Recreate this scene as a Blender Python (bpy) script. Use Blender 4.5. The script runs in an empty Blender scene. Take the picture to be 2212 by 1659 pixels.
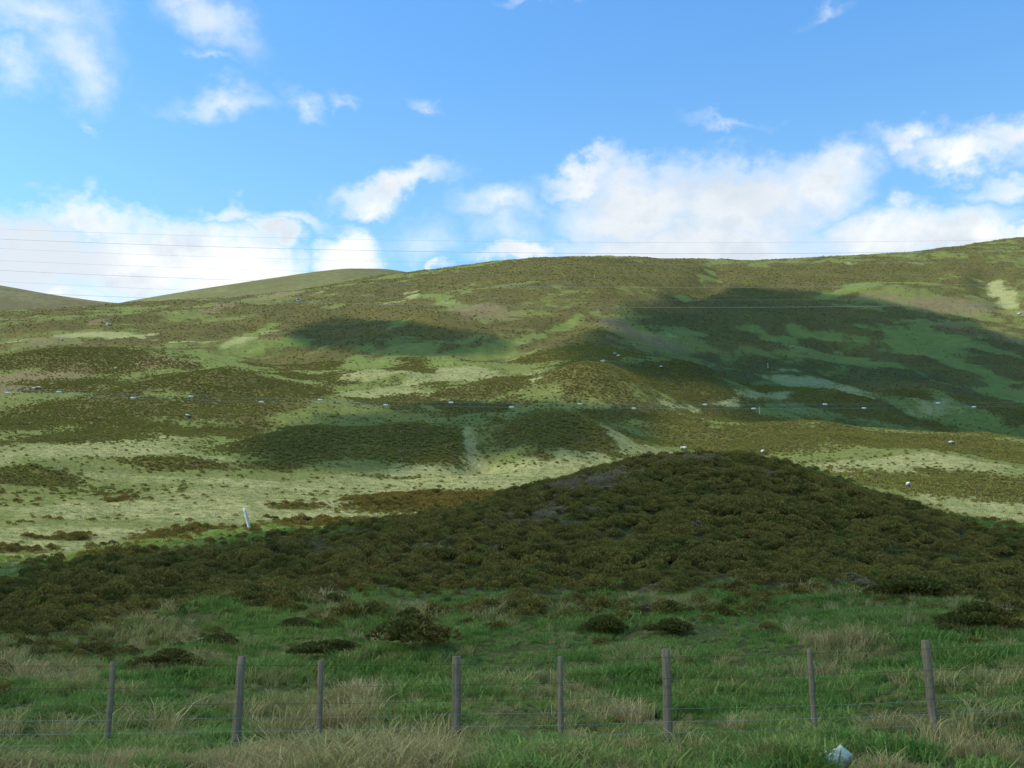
import bpy, math, random
import numpy as np
from mathutils import Vector

random.seed(7)
RNG = np.random.default_rng(11)
scene = bpy.context.scene
COL = scene.collection

# ------------------------------------------------------------------ camera
F = 1098.0                       # focal length in pixels of a 1024 wide picture
PITCH = math.radians(13.5)
CP, SP = math.cos(PITCH), math.sin(PITCH)
cam_d = bpy.data.cameras.new('camera')
cam_d.sensor_width = 36.0
cam_d.lens = 36.0 * F / 1024.0
cam_d.clip_start = 0.1
cam_d.clip_end = 20000
cam = bpy.data.objects.new('camera', cam_d)
COL.objects.link(cam)
cam.location = (0, 0, 0)
cam.rotation_euler = (math.pi / 2 + PITCH, 0, 0)
scene.camera = cam

# ------------------------------------------------------------------ light
SUN_EL = math.radians(50)
SUN_AZ = math.radians(-100)      # measured from +Y (the view direction) towards +X
SUN_DIR = Vector((math.sin(SUN_AZ) * math.cos(SUN_EL), math.cos(SUN_AZ) * math.cos(SUN_EL), math.sin(SUN_EL)))
sd = bpy.data.lights.new('sun', 'SUN')
sd.energy = 5.0
sd.angle = math.radians(0.6)
sd.color = (1.0, 0.95, 0.86)
sun = bpy.data.objects.new('sun', sd)
COL.objects.link(sun)
sun.rotation_euler = SUN_DIR.to_track_quat('Z', 'Y').to_euler()

scene.view_settings.view_transform = 'Standard'
scene.view_settings.look = 'None'
scene.view_settings.exposure = 0.0
scene.view_settings.gamma = 1.0
scene.render.engine = 'CYCLES'
scene.cycles.max_bounces = 4
scene.cycles.diffuse_bounces = 2
scene.cycles.transparent_max_bounces = 8


# ------------------------------------------------------------------ node helper
class NT:
    def __init__(self, tree):
        self.t = tree
        self.n = tree.nodes
        self.l = tree.links

    def node(self, kind, **kw):
        nd = self.n.new(kind)
        for k, v in kw.items():
            setattr(nd, k, v)
        return nd

    def put(self, sock, v):
        if v is None:
            return
        if hasattr(v, 'is_output'):
            self.l.new(v, sock)
        else:
            sock.default_value = v

    def m(self, op, a, b=None, c=None, clamp=False):
        nd = self.node('ShaderNodeMath', operation=op, use_clamp=clamp)
        self.put(nd.inputs[0], a); self.put(nd.inputs[1], b); self.put(nd.inputs[2], c)
        return nd.outputs[0]

    def v(self, op, a, b=None):
        nd = self.node('ShaderNodeVectorMath', operation=op)
        self.put(nd.inputs[0], a)
        if b is not None:
            self.put(nd.inputs[1], b)
        return nd.outputs['Value'] if op in ('LENGTH', 'DOT_PRODUCT') else nd.outputs[0]

    def scale(self, a, s):
        nd = self.node('ShaderNodeVectorMath', operation='SCALE')
        self.put(nd.inputs[0], a); self.put(nd.inputs['Scale'], s)
        return nd.outputs[0]

    def noise(self, vec, scale, detail=4.0, rough=0.55, out=0, dist=0.0):
        nd = self.node('ShaderNodeTexNoise')
        self.put(nd.inputs['Vector'], vec)
        nd.inputs['Scale'].default_value = scale
        nd.inputs['Detail'].default_value = detail
        nd.inputs['Roughness'].default_value = rough
        nd.inputs['Distortion'].default_value = dist
        return nd.outputs[out]

    def ramp(self, x, a, b, lo=0.0, hi=1.0, smooth=True):
        nd = self.node('ShaderNodeMapRange', interpolation_type='SMOOTHSTEP' if smooth else 'LINEAR')
        self.put(nd.inputs['Value'], x)
        nd.inputs['From Min'].default_value = a; nd.inputs['From Max'].default_value = b
        nd.inputs['To Min'].default_value = lo; nd.inputs['To Max'].default_value = hi
        return nd.outputs[0]

    def mix(self, f, a, b, mode='MIX'):
        nd = self.node('ShaderNodeMix', data_type='RGBA', blend_type=mode)
        self.put(nd.inputs[0], f)
        self.put(nd.inputs[6], a if hasattr(a, 'is_output') else (*a, 1.0))
        self.put(nd.inputs[7], b if hasattr(b, 'is_output') else (*b, 1.0))
        return nd.outputs[2]

    def comb(self, x, y, z):
        nd = self.node('ShaderNodeCombineXYZ')
        self.put(nd.inputs[0], x); self.put(nd.inputs[1], y); self.put(nd.inputs[2], z)
        return nd.outputs[0]

    def attr(self, name, out='Fac'):
        return self.node('ShaderNodeAttribute', attribute_name=name).outputs[out]


S = 1024.0 / 2212.0              # the photograph was measured on a 2212 wide view


def ray(px, row):
    u = (px - 512.0) / F; v = (384.0 - row) / F
    return np.array([u, CP - v * SP, SP + v * CP])


# ------------------------------------------------------------------ sky
world = bpy.data.worlds.new('World')
scene.world = world
world.use_nodes = True
wt = NT(world.node_tree)
world.node_tree.nodes.clear()
wo = wt.node('ShaderNodeOutputWorld')
bg = wt.node('ShaderNodeBackground')
bg.inputs['Strength'].default_value = 0.10
wt.l.new(bg.outputs[0], wo.inputs[0])
sky = wt.node('ShaderNodeTexSky', sky_type='NISHITA')
sky.sun_disc = False
sky.sun_elevation = SUN_EL
sky.sun_rotation = SUN_AZ
sky.altitude = 300
sky.air_density = 1.0
sky.dust_density = 0.6
sky.ozone_density = 2.0
tc = wt.node('ShaderNodeTexCoord')
gen = tc.outputs['Generated']
sx = wt.node('ShaderNodeSeparateXYZ'); wt.l.new(gen, sx.inputs[0])
az = wt.m('ARCTAN2', sx.outputs[0], sx.outputs[1])
el = wt.m('ARCSINE', sx.outputs[2])
skyc = wt.mix(1.0, sky.outputs[0], wt.mix(wt.ramp(el, 0.32, 0.58), (2.1, 2.85, 2.72), (1.5, 2.5, 3.0)), 'MULTIPLY')
P0 = wt.comb(az, el, 0.0)
# the streaky lookup stretches the cloud texture sideways
PN = wt.v('MULTIPLY', P0, (1.0, 1.35, 1.0))
d1 = wt.v('SUBTRACT', wt.noise(PN, 9.0, 5.0, 0.6, out=1), (0.5, 0.5, 0.5))
d2 = wt.v('SUBTRACT', wt.noise(PN, 34.0, 4.0, 0.6, out=1), (0.5, 0.5, 0.5))
PD = wt.v('ADD', P0, wt.v('ADD', wt.scale(d1, 0.10), wt.scale(d2, 0.03)))


def azel(px, row):
    d = ray(px, row); d = d / np.linalg.norm(d)
    return math.atan2(d[0], d[1]), math.asin(d[2])


# cx, cy, rx, ry (2212 view), strength, tilt
CLOUDS = [
    (70, 545, 320, 105, 1.4, 0), (290, 570, 230, 110, 1.6, 0), (520, 585, 230, 105, 1.6, 0), (745, 545, 75, 75, 1.5, 0),
    (590, 660, 330, 80, 1.6, 0), (60, 650, 260, 90, 1.3, 0), (690, 620, 170, 95, 1.4, 0), (380, 520, 190, 70, 1.2, 0), (590, 500, 60, 40, 1.3, 0),
    (180, 475, 210, 48, 0.9, 0), (490, 458, 90, 24, 0.55, 0), (625, 465, 90, 26, 0.55, 0),
    (840, 398, 165, 42, 1.0, 10), (790, 425, 90, 32, 0.8, 5), (900, 520, 90, 50, 0.30, 0),
    (1085, 440, 110, 48, 0.62, 0), (1100, 505, 90, 55, 0.4, 0), (1110, 560, 110, 32, 1.1, 0), (920, 585, 60, 14, 0.9, 0),
    (1600, 430, 240, 125, 1.4, 0), (1370, 450, 210, 95, 1.3, 0), (1270, 385, 120, 38, 0.9, 0), (1480, 540, 380, 90, 1.5, 0),
    (1950, 510, 300, 80, 1.25, 0), (1790, 400, 140, 85, 1.0, 0), (2110, 515, 130, 55, 1.7, 0), (2230, 500, 70, 45, 1.4, 0),
    (1950, 295, 100, 40, 0.75, 0), (2080, 325, 170, 50, 0.85, -5), (2200, 285, 80, 55, 0.8, 0), (2180, 390, 110, 40, 0.7, 0),
    (95, 40, 170, 75, 0.52, -10), (155, 135, 110, 84, 0.52, -35), (15, 140, 70, 60, 0.45, 0), (460, 55, 135, 66, 0.5, -15),
    (400, 5, 80, 30, 0.5, 0), (490, 232, 125, 34, 0.38, 8), (655, 220, 46, 28, 0.36, -30), (462, 152, 38, 14, 0.30, 0),
    (752, 225, 32, 14, 0.26, -20), (912, 222, 30, 14, 0.24, -20), (195, 288, 35, 10, 0.25, -30), (1580, 262, 70, 12, 0.22, 0),
    (1170, 4, 70, 14, 0.4, 0), (1795, 18, 34, 16, 0.24, 0),
]
dens = None
for cx, cy, rx, ry, amp, tilt in CLOUDS:
    a0, e0 = azel(cx * S, cy * S)
    a1, _ = azel((cx + rx) * S, cy * S); _, e1 = azel(cx * S, (cy - ry) * S)
    q = wt.v('SUBTRACT', PD, (a0, e0, 0))
    if tilt:
        rt = wt.node('ShaderNodeVectorRotate', rotation_type='Z_AXIS')
        wt.l.new(q, rt.inputs['Vector']); rt.inputs['Angle'].default_value = -math.radians(tilt)
        q = rt.outputs[0]
    q = wt.v('MULTIPLY', q, (1 / abs(a1 - a0), 1 / abs(e1 - e0), 0))
    s_ = wt.m('MULTIPLY', wt.m('SUBTRACT', 1.0, wt.v('LENGTH', q)), amp)
    dens = s_ if dens is None else wt.m('SMOOTH_MAX', dens, s_, 0.12)
fb = wt.noise(PN, 20.0, 7.0, 0.62)
raw = wt.m('ADD', dens, wt.m('MULTIPLY', wt.m('SUBTRACT', fb, 0.5), 0.62))
alpha = wt.ramp(raw, -0.20, 0.95)
# shading inside the cloud: grey-blue folds and bases
fold = wt.noise(wt.v('ADD', PN, (0.013, -0.02, 3.0)), 11.0, 5.0, 0.55)
core = wt.ramp(raw, 0.25, 0.9)
shade = wt.m('MULTIPLY', wt.ramp(fold, 0.38, 0.66), core)
ga, ge = azel(1500 * S, 520 * S)
gq = wt.v('LENGTH', wt.v('MULTIPLY', wt.v('SUBTRACT', PD, (ga, ge, 0)), (4.2, 8.0, 0)))
grey = wt.m('MULTIPLY', wt.ramp(gq, 1.0, 0.35), wt.ramp(raw, 0.15, 0.6))
ga2, ge2 = azel(60 * S, 540 * S)
gq2 = wt.v('LENGTH', wt.v('MULTIPLY', wt.v('SUBTRACT', PD, (ga2, ge2, 0)), (9.0, 22.0, 0)))
grey2 = wt.m('MULTIPLY', wt.ramp(gq2, 1.1, 0.3), 0.8)
shade = wt.m('MAXIMUM', grey2, shade)
shade = wt.m('MAXIMUM', wt.m('MULTIPLY', shade, 0.95), wt.m('MULTIPLY', wt.m('MULTIPLY', grey, 0.95), wt.ramp(fold, 0.3, 0.6, 1.0, 0.55)))
cloudc = wt.mix(shade, (10.8, 10.9, 10.9), (7.0, 7.8, 8.6))
finalc = wt.mix(wt.m('MULTIPLY', alpha, 0.97), skyc, cloudc)
wt.l.new(finalc, bg.inputs[0])


# ------------------------------------------------------------------ small numpy tools
def hash2(ix, iy, seed):
    h = (ix.astype(np.int64) * 374761393 + iy.astype(np.int64) * 668265263 + seed * 1442695041) & 0xFFFFFFFF
    h = ((h ^ (h >> 13)) * 1274126177) & 0xFFFFFFFF
    h = h ^ (h >> 16)
    return (h & 0xFFFFFF) / float(0xFFFFFF)


def vnoise(x, y, seed):
    ix = np.floor(x); iy = np.floor(y)
    fx = x - ix; fy = y - iy
    fx = fx * fx * (3 - 2 * fx); fy = fy * fy * (3 - 2 * fy)
    a = hash2(ix, iy, seed); b = hash2(ix + 1, iy, seed)
    c = hash2(ix, iy + 1, seed); d = hash2(ix + 1, iy + 1, seed)
    return (a + (b - a) * fx) * (1 - fy) + (c + (d - c) * fx) * fy


def fbm(x, y, scale, octaves, seed, gain=0.5):
    s = 0; amp = 1; tot = 0
    x = x / scale; y = y / scale
    for k in range(octaves):
        s = s + amp * (vnoise(x, y, seed + k * 17) - 0.5); tot += amp
        amp *= gain; x = x * 2.03 + 5.1; y = y * 2.03 + 1.7
    return s / tot * 2


def pchip(xk, yk, x):
    xk = np.asarray(xk, float); yk = np.asarray(yk, float)
    h = np.diff(xk); dl = np.diff(yk) / h
    m = np.zeros_like(yk)
    m[1:-1] = np.where(dl[:-1] * dl[1:] > 0, 2 * dl[:-1] * dl[1:] / (dl[:-1] + dl[1:] + 1e-12), 0)
    m[0] = dl[0]; m[-1] = dl[-1]
    x = np.clip(x, xk[0], xk[-1])
    i = np.clip(np.searchsorted(xk, x) - 1, 0, len(h) - 1)
    t = (x - xk[i]) / h[i]
    return ((1 + 2 * t) * (1 - t) ** 2 * yk[i] + t * (1 - t) ** 2 * h[i] * m[i]
            + t * t * (3 - 2 * t) * yk[i + 1] + t * t * (t - 1) * h[i] * m[i + 1])


def sstep(x, a, b):
    t = np.clip((x - a) / (b - a), 0, 1)
    return t * t * (3 - 2 * t)


# ------------------------------------------------------------------ terrain
# For a handful of bearings: (depth in metres, row of the 1024x768 view at which that ground lies)
PROFILE = {
    -150: [(12, 776), (14, 760), (20, 700), (28, 640), (38, 594), (50, 562), (65, 536), (100, 500), (130, 474), (170, 442), (220, 412), (280, 386), (350, 362), (430, 341), (520, 326), (620, 316), (750, 320), (1000, 345)],
    0: [(12, 772), (14, 757), (20, 690), (28, 628), (38, 576), (50, 558), (65, 533), (100, 496), (130, 472), (170, 440), (220, 410), (280, 383), (350, 359), (430, 337), (520, 321), (620, 311), (750, 315), (1000, 340)],
    128: [(12, 771), (14, 755), (20, 690), (28, 624), (38, 566), (50, 553), (65, 531), (100, 496), (130, 472), (170, 441), (220, 411), (280, 382), (350, 356), (430, 333), (520, 316), (640, 303), (780, 309), (1000, 330)],
    256: [(12, 770), (14, 752), (20, 686), (28, 618), (38, 570), (46, 543), (65, 530), (95, 499), (130, 473), (170, 444), (220, 414), (280, 384), (350, 354), (430, 330), (520, 310), (680, 295), (820, 301), (1000, 320)],
    384: [(12, 770), (14, 750), (20, 682), (28, 614), (38, 566), (52, 526), (64, 526), (80, 516), (100, 502), (130, 480), (170, 450), (220, 416), (280, 382), (350, 350), (430, 323), (520, 301), (700, 276), (850, 282), (1000, 300)],
    512: [(12, 770), (14, 748), (20, 680), (28, 610), (38, 560), (58, 501), (72, 504), (90, 500), (110, 490), (140, 470), (180, 440), (225, 413), (285, 378), (350, 344), (430, 314), (520, 289), (700, 261), (850, 266), (1000, 290)],
    602: [(12, 770), (14, 746), (20, 676), (28, 608), (38, 556), (60, 473), (75, 482), (100, 490), (140, 474), (180, 443), (225, 414), (290, 374), (350, 342), (430, 311), (520, 285), (700, 257), (850, 263), (1000, 290)],
    731: [(12, 770), (14, 742), (20, 672), (28, 606), (38, 552), (65, 458), (80, 472), (110, 486), (150, 474), (190, 446), (222, 417), (262, 420), (290, 402), (350, 372), (430, 336), (520, 305), (620, 279), (720, 261), (850, 266), (1000, 290)],
    800: [(12, 768), (14, 739), (20, 670), (28, 606), (38, 556), (62, 467), (78, 486), (105, 496), (140, 480), (180, 450), (225, 417), (265, 424), (295, 402), (350, 376), (430, 342), (520, 309), (620, 282), (730, 259), (850, 264), (1000, 290)],
    900: [(12, 766), (14, 735), (20, 668), (28, 606), (38, 560), (56, 499), (72, 513), (100, 506), (130, 490), (170, 458), (230, 427), (270, 434), (300, 410), (360, 378), (430, 346), (520, 312), (620, 281), (740, 254), (850, 258), (1000, 290)],
    1024: [(12, 764), (14, 730), (20, 664), (28, 606), (38, 564), (50, 527), (66, 540), (95, 528), (125, 500), (155, 471), (178, 458), (232, 442), (272, 450), (305, 422), (360, 386), (430, 350), (520, 312), (620, 278), (760, 244), (900, 249), (1000, 290)],
    1180: [(12, 762), (14, 724), (20, 658), (28, 606), (38, 570), (46, 550), (66, 562), (95, 540), (125, 512), (178, 468), (232, 456), (272, 464), (305, 430), (360, 388), (430, 348), (520, 306), (620, 268), (780, 226), (900, 232), (1000, 270)],
}
PXK = np.array(sorted(PROFILE), float)
LY = np.linspace(math.log(1.5), math.log(2600), 900)
TZ = np.zeros((len(PXK), len(LY)))
for i, px in enumerate(PXK):
    pts = PROFILE[int(px)]
    ys = [1.5, 5.0, 9.0]; zs = [-2.1, -1.75, -1.35]
    for (Yd, row) in pts:
        d = ray(px, row)
        ys.append(Yd); zs.append(Yd * d[2] / d[1])
    ys += [1500, 2600]; zs += [zs[-1] - 60, zs[-1] - 60]
    TZ[i] = pchip(np.log(ys), zs, LY)
# smooth along depth a little so that crests are rounded
ker = np.exp(-0.5 * (np.arange(-9, 10) / 3.6) ** 2); ker /= ker.sum()
for i in range(len(PXK)):
    TZ[i] = np.convolve(np.pad(TZ[i], 9, mode='edge'), ker, mode='valid')


def interp_px(px, Y):
    """smooth lookup of the profile table at (px, Y)"""
    px = np.clip(px, PXK[0], PXK[-1])
    i = np.clip(np.searchsorted(PXK, px) - 1, 0, len(PXK) - 2)
    t = (px - PXK[i]) / (PXK[i + 1] - PXK[i])
    ly = np.clip((np.log(np.maximum(Y, 1.5)) - LY[0]) / (LY[1] - LY[0]), 0, len(LY) - 1.001)
    j = ly.astype(int); s = ly - j
    g = lambda k: TZ[k, j] * (1 - s) + TZ[k, j + 1] * s
    k0 = np.clip(i - 1, 0, len(PXK) - 1); k3 = np.clip(i + 2, 0, len(PXK) - 1)
    a, b, c, d = g(k0), g(i), g(i + 1), g(k3)
    w = PXK[i + 1] - PXK[i]
    mb = (c - a) / np.maximum(PXK[i + 1] - PXK[k0], 1) * w
    mc = (d - b) / np.maximum(PXK[k3] - PXK[i], 1) * w
    return ((1 + 2 * t) * (1 - t) ** 2 * b + t * (1 - t) ** 2 * mb + t * t * (3 - 2 * t) * c + t * t * (t - 1) * mc)


def project(X, Y, Z):
    cy = Y * CP + Z * SP; cz = -Y * SP + Z * CP
    cy = np.maximum(cy, 1e-3)
    return 512 + F * X / cy, 384 - F * cz / cy


def base_height(X, Y):
    r = np.hypot(X, Y)
    ang = np.abs(np.arctan2(X, Y))
    side = sstep(ang, math.radians(40), math.radians(75))
    D = Y * (1 - side) + r * side              # depth used for the lookup
    D = np.maximum(D, 1.5)
    Z = D * 0.1
    px = None
    for _ in range(5):
        px, _r = project(X, np.maximum(Y, 0.3), np.minimum(Z, 0.3 * D))
        Z = interp_px(np.clip(px, -150, 1180), D)
    back = sstep(ang, math.radians(70), math.radians(115))
    return Z * (1 - back) + (-2.3 + 0.6 * sstep(r, 8, 60)) * back


NA_F, NR = 1050, 760
az_f = np.radians(np.linspace(-37, 37, NA_F))
az_s = np.radians(37 + (180 - 37) * (np.linspace(0, 1, 70)[1:]) ** 1.3)
AZ = np.concatenate([-az_s[::-1], az_f, az_s])[1:]
R = np.exp(np.linspace(math.log(1.6), math.log(2500), NR))
AA, RR = np.meshgrid(AZ, R, indexing='ij')
GX, GY = RR * np.sin(AA), RR * np.cos(AA)
GZ = base_height(GX, GY)


def sample(G, X, Y):
    a = np.arctan2(X, Y); r = np.hypot(X, Y)
    ia = np.clip(np.interp(a, AZ, np.arange(len(AZ))), 0, len(AZ) - 1.001)
    ir = np.clip((np.log(np.maximum(r, 1.6)) - math.log(1.6)) / (math.log(2500) - math.log(1.6)) * (NR - 1), 0, NR - 1.001)
    i = ia.astype(int); j = ir.astype(int); s = ia - i; t = ir - j
    return (G[i, j] * (1 - s) + G[i + 1, j] * s) * (1 - t) + (G[i, j + 1] * (1 - s) + G[i + 1, j + 1] * s) * t


def hit(px, row, far=False):
    """ground point seen along a bearing and elevation"""
    d = ray(px, row)
    t = np.exp(np.linspace(math.log(9), math.log(1400), 4000)) / d[1]
    x, y, z = d[0] * t, d[1] * t, d[2] * t
    g = sample(GZ, x, y)
    below = np.nonzero(z <= g)[0]
    k = below[0] if len(below) else int(np.argmin((z - g) / y + np.where(y < 150, 9, 0)))
    return np.array([x[k], y[k], g[k]])


def hit2(x, y):                  # same, from the 2212 wide view
    return hit(x * S, y * S)


# hummocks: centre and half sizes on the 2212 view, height in metres, forward/backward depth in metres
HUMMOCKS = [
    (1290, 850, 120, 8, 24), (1490, 830, 140, 8.0, 26), (470, 850, 160, 9.0, 30), (640, 890, 120, 3.0, 16),
    (640, 985, 140, 5.0, 16), (880, 990, 140, 7.0, 18), (1210, 980, 170, 9.0, 18), (1300, 930, 100, 3.0, 12), (1010, 925, 80, 3.0, 10),
    (160, 790, 200, 7.0, 30), (40, 1040, 120, 2.6, 13), (900, 1095, 190, 1.0, 9), (1060, 850, 70, 2.6, 10),
    (860, 830, 60, 2.0, 8), (370, 1010, 110, 1.4, 9), (1250, 760, 110, 3.0, 26), (760, 750, 120, 4.0, 24),
    (1880, 855, 110, 2.5, 16), (1620, 770, 150, 4.0, 28), (1980, 790, 90, 4.0, 18), (1650, 700, 240, 5.0, 45),
    (2000, 1000, 170, 1.6, 10), (330, 690, 160, 5.0, 26), (100, 710, 170, 5.0, 25), (950, 700, 130, 6.0, 30),
    (1750, 955, 200, 2.5, 16), (2150, 905, 90, 3.5, 14), (1400, 640, 200, 5.0, 45),
    (560, 740, 110, 3.0, 20), (270, 870, 90, 2.6, 12), (1120, 640, 120, 4, 36), (1900, 640, 160, 6, 40),
]
HC = []
for cx, cy, rx, h, dp in HUMMOCKS:
    c = hit2(cx, cy)
    HC.append((c[0], c[1], rx * S * c[1] / F, h, dp))
for cx, cy, wx, h, dp in HC:
    h *= 0.72; dp *= 1.15; wx *= 1.1
    dx = (GX - cx) / wx
    dy = (GY - cy) / dp
    q = dx * dx + np.where(dy < 0, dy * dy * 1.6, dy * dy)
    GZ += h * np.exp(-q * 1.1)
# undulation, growing with distance, and tussocky ground close by
far_w = sstep(RR, 60, 300)
GZ += fbm(GX, GY, 70, 4, 3) * 3.4 * far_w * sstep(-RR, -900, -500)
GZ += fbm(GX, GY, 22, 4, 9) * (0.25 + 1.15 * far_w) * sstep(RR, 14, 50)
GZ += fbm(GX, GY, 7, 3, 19) * (0.42 + 0.1 * far_w) * sstep(RR, 14, 40)
GZ += fbm(GX, GY, 2.2, 3, 29) * 0.20 * sstep(-RR, -260, -60)
GZ += fbm(GX, GY, 3.0, 3, 31) * 0.25 * sstep(RR, 120, 260)
# keep the skyline smooth: gullies running down the hill
for (xt, yt, xb, yb, w, dpt) in [(1560, 575, 1480, 660, 9, 3.5), (2120, 590, 2180, 670, 8, 4.0), (1230, 690, 1060, 770, 9, 3.0),
                                 (620, 760, 520, 760, 8, 2.5), (1035, 940, 1045, 1000, 5, 2.2), (1790, 800, 1980, 900, 7, 2.2)]:
    p, q = hit2(xt, yt)[:2], hit2(xb, yb)[:2]
    dv = q - p; L2 = dv @ dv
    t = np.clip(((GX - p[0]) * dv[0] + (GY - p[1]) * dv[1]) / L2, 0, 1)
    wob = fbm(GX, GY, 20, 2, 77) * 5
    dist = np.hypot(GX - p[0] - t * dv[0] + wob, GY - p[1] - t * dv[1])
    GZ -= dpt * np.exp(-(dist / w) ** 2)


# ------------------------------------------------------------------ what grows where (world-space patches)
def patches(lst, base=-0.6, under=None, soft=1.0, seed=1, nscale=(26, 7), namp=(0.55, 0.4)):
    """each patch: centre and half sizes on the 2212 view, laid on the ground as an ellipse in metres"""
    f = np.full(GX.shape, base)
    if under is not None:
        f = under.copy()
    nx = fbm(GX, GY, nscale[0], 4, seed) * namp[0] + fbm(GX, GY, nscale[1], 3, seed + 5) * namp[1] * sstep(RR, 5, 60)
    wx = fbm(GX, GY, 30, 3, seed + 9); wy = fbm(GX, GY, 30, 3, seed + 13)
    sc = np.clip(RR / 250, 0.05, 1.3) * 9
    for p in lst:
        cx, cy, rx, ry = p[:4]; amp = p[4] if len(p) > 4 else 1.0
        c = hit2(cx, cy)
        top = bot = c
        for st_ in (-1, 1):               # walk away from the centre, stopping where the ground breaks over a crest
            cur = c
            for q_ in range(1, 13):
                nxt = hit2(cx, cy + st_ * ry * q_ / 12)
                if abs(math.log(nxt[1] / cur[1])) > 0.05 + 0.6 * ry / 12 / 60 * (0.3 if c[1] < 90 else 1.0):
                    break
                cur = nxt
            if st_ < 0:
                top = cur
            else:
                bot = cur
        rxm = max(rx * S * c[1] / F, 0.3)
        rym = max((top[1] - bot[1]) / 2, 0.3)
        cyy = (top[1] + bot[1]) / 2
        q = np.hypot((GX + wx * sc - c[0]) / rxm, (GY + wy * sc - cyy) / rym)
        f = np.maximum(f, np.where(GY > 0, (1 - q) * np.where(q < 1, amp, 1.5), base))
    near_n = (fbm(GX, GY, 4.5, 3, seed + 31) * 0.6 + fbm(GX, GY, 1.7, 2, seed + 37) * 0.4) * sstep(-RR, -75, -45) * (0.3 + 0.7 * sstep(-RR, -50, -32))
    return np.clip(f, -1.2, 1.3) + nx + near_n + fbm(GX, GY, 11, 4, seed + 41, 0.65) * 0.75 * sstep(RR, 80, 160)


HEATHER = [
    # near knoll and the band running off to the left
    (1580, 1160, 640, 170, 3), (2050, 1180, 320, 110, 2.5), (1250, 1210, 380, 95, 2.5), (1000, 1200, 380, 80, 2.2), (600, 1210, 420, 45, 1.5), (300, 1290, 340, 60, 2), (60, 1310, 260, 70, 2), (750, 1260, 180, 50, 1.5),
    (1950, 1270, 330, 45, 1.2), (2180, 1280, 160, 60, 1.3), (1150, 1290, 160, 30, 0.8),
    # mid hummocks
    (640, 960, 190, 50, 1.5), (860, 955, 170, 60, 1.8), (1210, 945, 180, 60, 1.8), (1010, 895, 90, 25, 1.5), (1300, 905, 90, 28, 1.6), (370, 1000, 110, 20, 1.2),
    (50, 1020, 120, 30, 1.5), (900, 1080, 190, 26, 1.1), (1060, 835, 75, 22, 1.2), (900, 790, 50, 18, 1.1), (700, 780, 70, 22, 1.1),
    (500, 880, 190, 40, 1.2), (470, 820, 150, 45, 1.5), (620, 850, 110, 30, 1.2), (260, 850, 160, 26, 1.0), (120, 890, 160, 40, 0.9), (330, 930, 140, 30, 0.6),
    (1290, 825, 150, 50, 1.9), (1480, 815, 170, 56, 1.9), (1250, 735, 110, 45, 1.6), (770, 728, 100, 28, 1.5), (950, 710, 110, 40, 1.3), (1180, 770, 120, 18, 1.1),
    (1600, 745, 120, 32, 1.5), (1970, 770, 70, 45, 1.5), (2120, 780, 90, 35, 1.2), (1930, 828, 120, 30, 1.5), (1700, 790, 60, 20, 1.0),
    (1880, 885, 160, 28, 1.4), (1550, 880, 150, 32, 1.4), (2190, 890, 90, 45, 1.3), (1650, 670, 320, 58, 1.6), (1450, 680, 160, 30, 1.2), (2080, 720, 100, 16, 0.9),
    (1650, 925, 230, 45, 1.8), (1950, 945, 300, 28, 1.8), (1500, 930, 120, 30, 1.5), (2150, 965, 120, 22, 1.6), (2060, 1040, 240, 35, 1.3), (1400, 960, 80, 16, 1),
    # hill
    (1350, 600, 560, 42, 1.5), (1800, 590, 420, 28, 1.4), (2130, 590, 120, 50, 1.2), (900, 620, 260, 28, 1.0), (700, 690, 260, 36, 0.9), (330, 648, 130, 14, 1.4),
    (420, 720, 130, 30, 1.3), (150, 765, 190, 40, 1.5), (100, 700, 170, 22, 1.2), (300, 690, 130, 18, 1.1), (560, 700, 150, 22, 1.1), (80, 680, 120, 8, 1.0), (1100, 640, 160, 18, 0.8), (900, 665, 110, 18, 0.9),
]
HEATHER += [(80, 950, 120, 22, 0.9), (230, 900, 120, 20, 0.8), (420, 930, 150, 18, 0.8), (560, 790, 110, 22, 0.7), (850, 870, 90, 14, 0.9), (180, 830, 120, 18, 0.9), (600, 1010, 100, 14, 0.7), (1000, 850, 70, 14, 0.8), (680, 820, 80, 16, 0.8), (1100, 1010, 60, 8, 0.5), (1420, 900, 110, 22, 1.3), (1720, 850, 110, 16, 1.0), (1780, 740, 70, 22, 1.1), (2050, 810, 70, 30, 1.1), (2180, 760, 60, 30, 1.0), (1830, 680, 110, 16, 0.9), (1560, 960, 160, 18, 1.4), (800, 655, 120, 14, 0.9), (560, 665, 130, 14, 0.9), (1350, 650, 160, 20, 1.1), (2000, 620, 60, 14, 0.9),
            (180, 1165, 62, 7, 0.28), (420, 1150, 84, 6, 0.25), (60, 1190, 84, 7, 0.33), (330, 1195, 105, 7, 0.44), (620, 1090, 62, 7, 0.28), (850, 1035, 84, 4, 0.25), (270, 1075, 42, 4, 0.28), (700, 1130, 98, 7, 0.39), (980, 1120, 84, 5, 0.33),
            (120, 1350, 290, 55, 2.2), (650, 1285, 150, 38, 1.6), (1320, 1305, 220, 26, 1.3), (330, 1300, 200, 40, 1.5), (1150, 1320, 200, 26, 1.0), (1430, 1320, 160, 24, 0.9), (2150, 1310, 160, 40, 1.3), (250, 1400, 260, 50, 0.5), (800, 1330, 300, 30, 0.55), (1700, 1330, 420, 40, 0.4)]
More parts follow.
